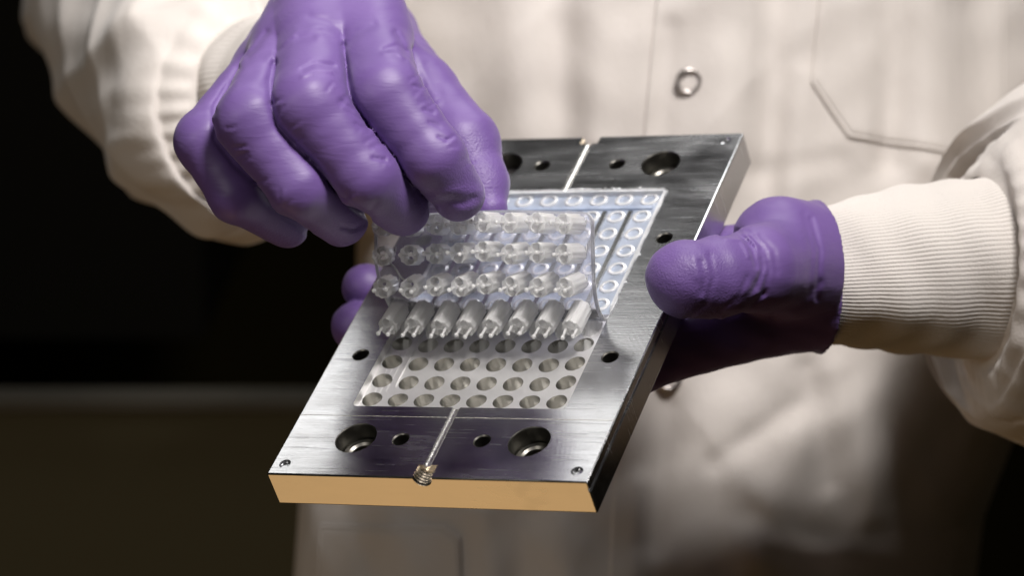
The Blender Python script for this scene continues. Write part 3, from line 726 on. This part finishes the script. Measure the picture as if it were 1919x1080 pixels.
def coat_depth(X, Y):
    X = np.asarray(X, float); Y = np.asarray(Y, float)
    xl = coat_left(Y); xr = coat_right(Y); xc = (xl + xr) / 2; a = (xr - xl) / 2
    t = np.clip((X - xc) / a, -1, 1)
    b = 130.0
    front = 128 - 0.10 * Y
    dpt = front + b * (1 - np.sqrt(np.maximum(0, 1 - t * t)))
    px = X / (D0 + 150) * FPX + CX; py = Y / (D0 + 150) * FPX + CY
    P2 = np.stack([px.ravel(), py.ravel()], 1).astype(np.float32)
    g = np.zeros(len(P2))
    for x0, y0, x1, y1, wd, h in FOLDS:
        q = poly_dist(P2, [(x0, y0), (x1, y1)]); g += (0.75 if y0 < 500 else 0.5) * h * np.exp(-(q / wd) ** 2)
    rgd = lambda q: (1 - np.abs(np.sin(q))) ** 2
    g += 1.6 * rgd(P2[:, 0] * .006 + P2[:, 1] * .0035 + .8 * np.sin(P2[:, 1] * .004)) + 1.3 * rgd(P2[:, 0] * .009 - P2[:, 1] * .006 + np.sin(P2[:, 0] * .003)) * np.clip((P2[:, 1] - 600) / 200, 0.15, 1)
    g += 1.2 * np.sin(P2[:, 0] * .011 + 1.5 * np.sin(P2[:, 1] * .006)) + 0.5 * np.sin(P2[:, 0] * .03 + P2[:, 1] * .022 + np.sin(P2[:, 1] * .017)) + .3 * np.sin(P2[:, 1] * .05 + 2 * np.sin(P2[:, 0] * .02))
    edge = np.sqrt(np.maximum(0, 1 - (t * t)))
    return dpt - g.reshape(dpt.shape) * np.clip(edge * 1.6, 0, 1)
Ys = np.linspace(py2mm(-300), py2mm(1420), 240)
phis = np.linspace(-math.pi, math.pi, 420, endpoint=False)
V = []
for Y in Ys:
    xl = coat_left(Y); xr = coat_right(Y); xc = (xl + xr) / 2; a = (xr - xl) / 2
    X = xc + a * np.sin(phis)
    dz = coat_depth(X, np.full_like(X, Y))
    back = np.cos(phis) < 0
    dz = np.where(back, 128 - .10 * Y + 130 + 105 * (-np.cos(phis)), dz)
    # left panel lies a little lower than the lapping front panel
    V.append(np.c_[X, np.full_like(X, Y), D0 + dz])
V = np.concatenate(V)
coat = mesh_obj('lab_coat', c2w(V), grid_faces(len(Ys), len(phis), False, True), COTTON, person)
under_person(coat)
coat['label'] = 'white cotton lab coat body'
# lapping front panel with its edge, right of the centre line
def edge_x(py): return np.interp(py, [-640, 0, 250, 703, 960, 1420], [1262, 1226, 1202, 1158, 1140, 1120])
pys = np.linspace(-295, 1400, 200); us = np.concatenate([[0, .002, .008, .018], np.linspace(.03, 1, 60)])
PYS, US = np.meshgrid(pys, us, indexing='ij'); PXS = edge_x(PYS) + US * 210
LF = np.where(US < .014, 2.0 * np.sqrt(np.clip(US / .014, 0, 1)), 2.0) * np.clip(1 - (US - .5) / .5, 0, 1) ** 1.0 - 0.25
LF = np.where(US < .5, np.where(US < .03, 1.8 * np.sqrt(np.clip(US / .03, 0, 1)), 1.8) - .25, LF * .9); LF[US == 0] = -0.4
X, Y = px2mm(PXS), py2mm(PYS)
V = np.stack([X, Y, D0 + coat_depth(X, Y) - LF], -1).reshape(-1, 3)
under_person(mesh_obj('placket', c2w(V), grid_faces(len(pys), len(us)), COTTON, coat))
# patch pockets: a chest pocket with a pointed corner on the right and a hip pocket at the lower left
def add_pocket(poly, cen):
    cen = np.array(cen, float)
    rings = [1.0, 0.9985, 0.994, 0.985, 0.972, 0.965, 0.958, 0.945, 0.9, 0.8, 0.65, 0.5, 0.35, 0.2, 0.08]
    lifts = [-0.4, 0.4, 1.1, 1.5, 1.3, 0.5, 1.3, 1.5, 1.5, 1.3, 1.4, 1.4, 1.4, 1.4, 1.4]
    bpa = []
    for i in range(len(poly)):
        a, b = np.array(poly[i], float), np.array(poly[(i + 1) % len(poly)], float)
        for t in np.linspace(0, 1, 24, endpoint=False): bpa.append(a + (b - a) * t)
    bpa = np.array(bpa); V = []
    for rg, lf in zip(rings, lifts):
        p = cen + (bpa - cen) * rg; X, Y = px2mm(p[:, 0]), py2mm(p[:, 1]); V.append(np.c_[X, Y, D0 + coat_depth(X, Y) - lf])
    X, Y = np.array([px2mm(cen[0])]), np.array([py2mm(cen[1])]); V.append(np.c_[X, Y, D0 + coat_depth(X, Y) - 1.4])
    nb, k = len(bpa), len(rings)
    F = grid_faces(k, nb, False, True) + [(k * nb, (k - 1) * nb + (i + 1) % nb, (k - 1) * nb + i) for i in range(nb)]
    under_person(mesh_obj('pocket', c2w(np.concatenate(V)), F, COTTON, coat))
add_pocket([(1536, -260), (1529, 0), (1512, 160), (1582, 262), (1785, 292), (1900, 286), (1905, -260)], (1715, 20))
add_pocket([(585, 1000), (835, 982), (864, 1004), (878, 1390), (570, 1390)], (720, 1190))
# ring snaps on the front panel
for px, py in ((1285, 158), (1246, 703)):
    X, Y = px2mm(px), py2mm(py); z = D0 + float(coat_depth(np.array([X]), np.array([Y]))[0]) - 2.6
    prof = [(3.2, 0.6), (3.2, 0.0), (3.6, -0.7), (4.2, -0.9), (4.75, -0.6), (4.9, 0.0), (4.9, 0.7)]
    vv = []; n = 40
    for r, h in prof:
        for k in range(n):
            a = 2 * math.pi * k / n; vv.append((X + r * math.cos(a), Y + r * math.sin(a), z + h))
    under_person(mesh_obj('snap_ring', c2w(np.array(vv)), grid_faces(len(prof), n, False, True), SNAPMETAL, coat))

# ---- sleeves and knit cuffs: swept rings around a forearm axis
def swept(axis_pts, radii, n=160, squash=None, disp=None, up=None):
    """rings (camera mm) around a polyline; disp(phi, t, i) adds to the radius"""
    pts = [np.array(p, float) for p in axis_pts]; V = []
    for i, p in enumerate(pts):
        t = pts[min(i + 1, len(pts) - 1)] - pts[max(i - 1, 0)]; t /= np.linalg.norm(t)
        e1 = np.array([0, -1.0, 0]); e1 -= t * (t @ e1); e1 /= np.linalg.norm(e1); e2 = np.cross(t, e1)
        ph = np.linspace(0, 2 * math.pi, n, endpoint=False)
        r = radii[i] + (disp(ph, i / (len(pts) - 1)) if disp else 0)
        V.append(p + np.outer(r * np.cos(ph), e1) + np.outer(r * np.sin(ph), e2))
    return np.concatenate(V), grid_faces(len(pts), n, False, True)
def lerp_path(p, q, n, sag=0, pw=1.0):
    p = np.array(p, float); q = np.array(q, float)
    return [p + (q - p) * t for t in np.linspace(0, 1, n)]
def add_cuff(p, q, r0, r1, nribs, n, phase):
    path = lerp_path(p, q, 40)
    rad = [np.interp(t, [0, .12, .5, 1], [r0, r0 + .6, (r0 + r1) / 2 + 0.6, r1]) for t in np.linspace(0, 1, 40)]
    dsp = lambda ph, t: 0.24 * np.abs(np.sin(ph * nribs / 2 + .35 * math.sin(t * 5 + phase) + .5 * np.sin(7 * ph + 3 * t))) * (1 + .35 * np.sin(4 * ph + 5 * t)) + 0.45 * np.sin(t * 21 + 2.2 * np.sin(2 * ph + phase) + 3 * t) * min(1, 4 * t) + 0.9 * np.sin(3 * ph + t * 4 + phase) + .5 * np.sin(5 * ph - 6 * t)
    v, f = swept(path, rad, n, disp=dsp)
    # rolled end
    return under_person(mesh_obj('knit_cuff', c2w(v), f, KNIT, coat))
add_cuff(pix(1500, 521, 22), pix(1846, 501, 37), 21.6, 30.6, 118, 1180, 0.3)
add_cuff(pix(600, 140, 74), pix(482, 190, 114), 20.5, 30.5, 90, 900, 1.3)
def spline(ts, vals, t):
    vals = np.asarray(vals, float); n = len(ts)
    i = min(max(int(np.searchsorted(ts, t)) - 1, 0), n - 2)
    h = ts[i + 1] - ts[i]; u = (t - ts[i]) / h
    def m(k):
        a, b = max(k - 1, 0), min(k + 1, n - 1); return (vals[b] - vals[a]) / (ts[b] - ts[a])
    return (2*u**3-3*u**2+1)*vals[i] + (u**3-2*u**2+u)*h*m(i) + (-2*u**3+3*u**2)*vals[i+1] + (u**3-u**2)*h*m(i+1)
def add_sleeve(ctrl, seed, n=260, m=130, amp=1.0):
    # ctrl: (t, camera point, radius)
    r_ = np.random.default_rng(seed); ph0 = r_.uniform(0, 6.28, 8)
    ts = [c[0] for c in ctrl]; tt = np.linspace(0, 1, m) ** 1.6
    path = [spline(ts, [c[1] for c in ctrl], t) for t in tt]
    rad = [float(spline(ts, [c[2] for c in ctrl], t)) for t in tt]
    def dsp(ph, k):
        t = k ** 1.6
        g = amp * min(1, t * 7)
        gather = 1.1 * math.exp(-t * 22) * np.sin(26 * ph + 3 * np.sin(3 * ph + ph0[5])) * min(1, t * 60)
        w1 = .5 * np.sin(2 * ph + ph0[6]); rg = lambda q: np.maximum(0, 1.015 - np.sqrt(np.sin(q) ** 2 + .03)) ** 1.3
        a = 2.4 * np.sin(2 * ph + 4 * t + ph0[0]) + 6.0 * rg(1.5 * ph - 6 * t + ph0[1] + w1) + 4.2 * rg(2.5 * ph + 8 * t + ph0[2] - w1) + 2.6 * rg(4 * ph - 13 * t + ph0[3] + 2 * w1) + .8 * np.sin(9 * ph + 14 * t + ph0[4]) - 4
        return gather + g * a
    v, f = swept(path, rad, n, disp=dsp)
    return under_person(mesh_obj('sleeve', c2w(v), f, COTTON, coat))
add_sleeve([(0, pix(1832, 501, 36.5), 30.0), (.015, pix(1842, 501, 37), 36), (.04, pix(1862, 502, 37.5), 44), (.08, pix(1892, 505, 39), 50), (.18, pix(1960, 510, 48), 57), (.4, pix(2090, 500, 90), 66), (1, pix(2450, 330, 200), 70)], 3, amp=0.8)
add_sleeve([(0, pix(490, 190, 112), 30), (.05, pix(470, 192, 116), 40), (.14, pix(435, 195, 126), 46), (.35, pix(385, 150, 165), 50), (1, pix(290, -60, 330), 58)], 11, amp=1.1)
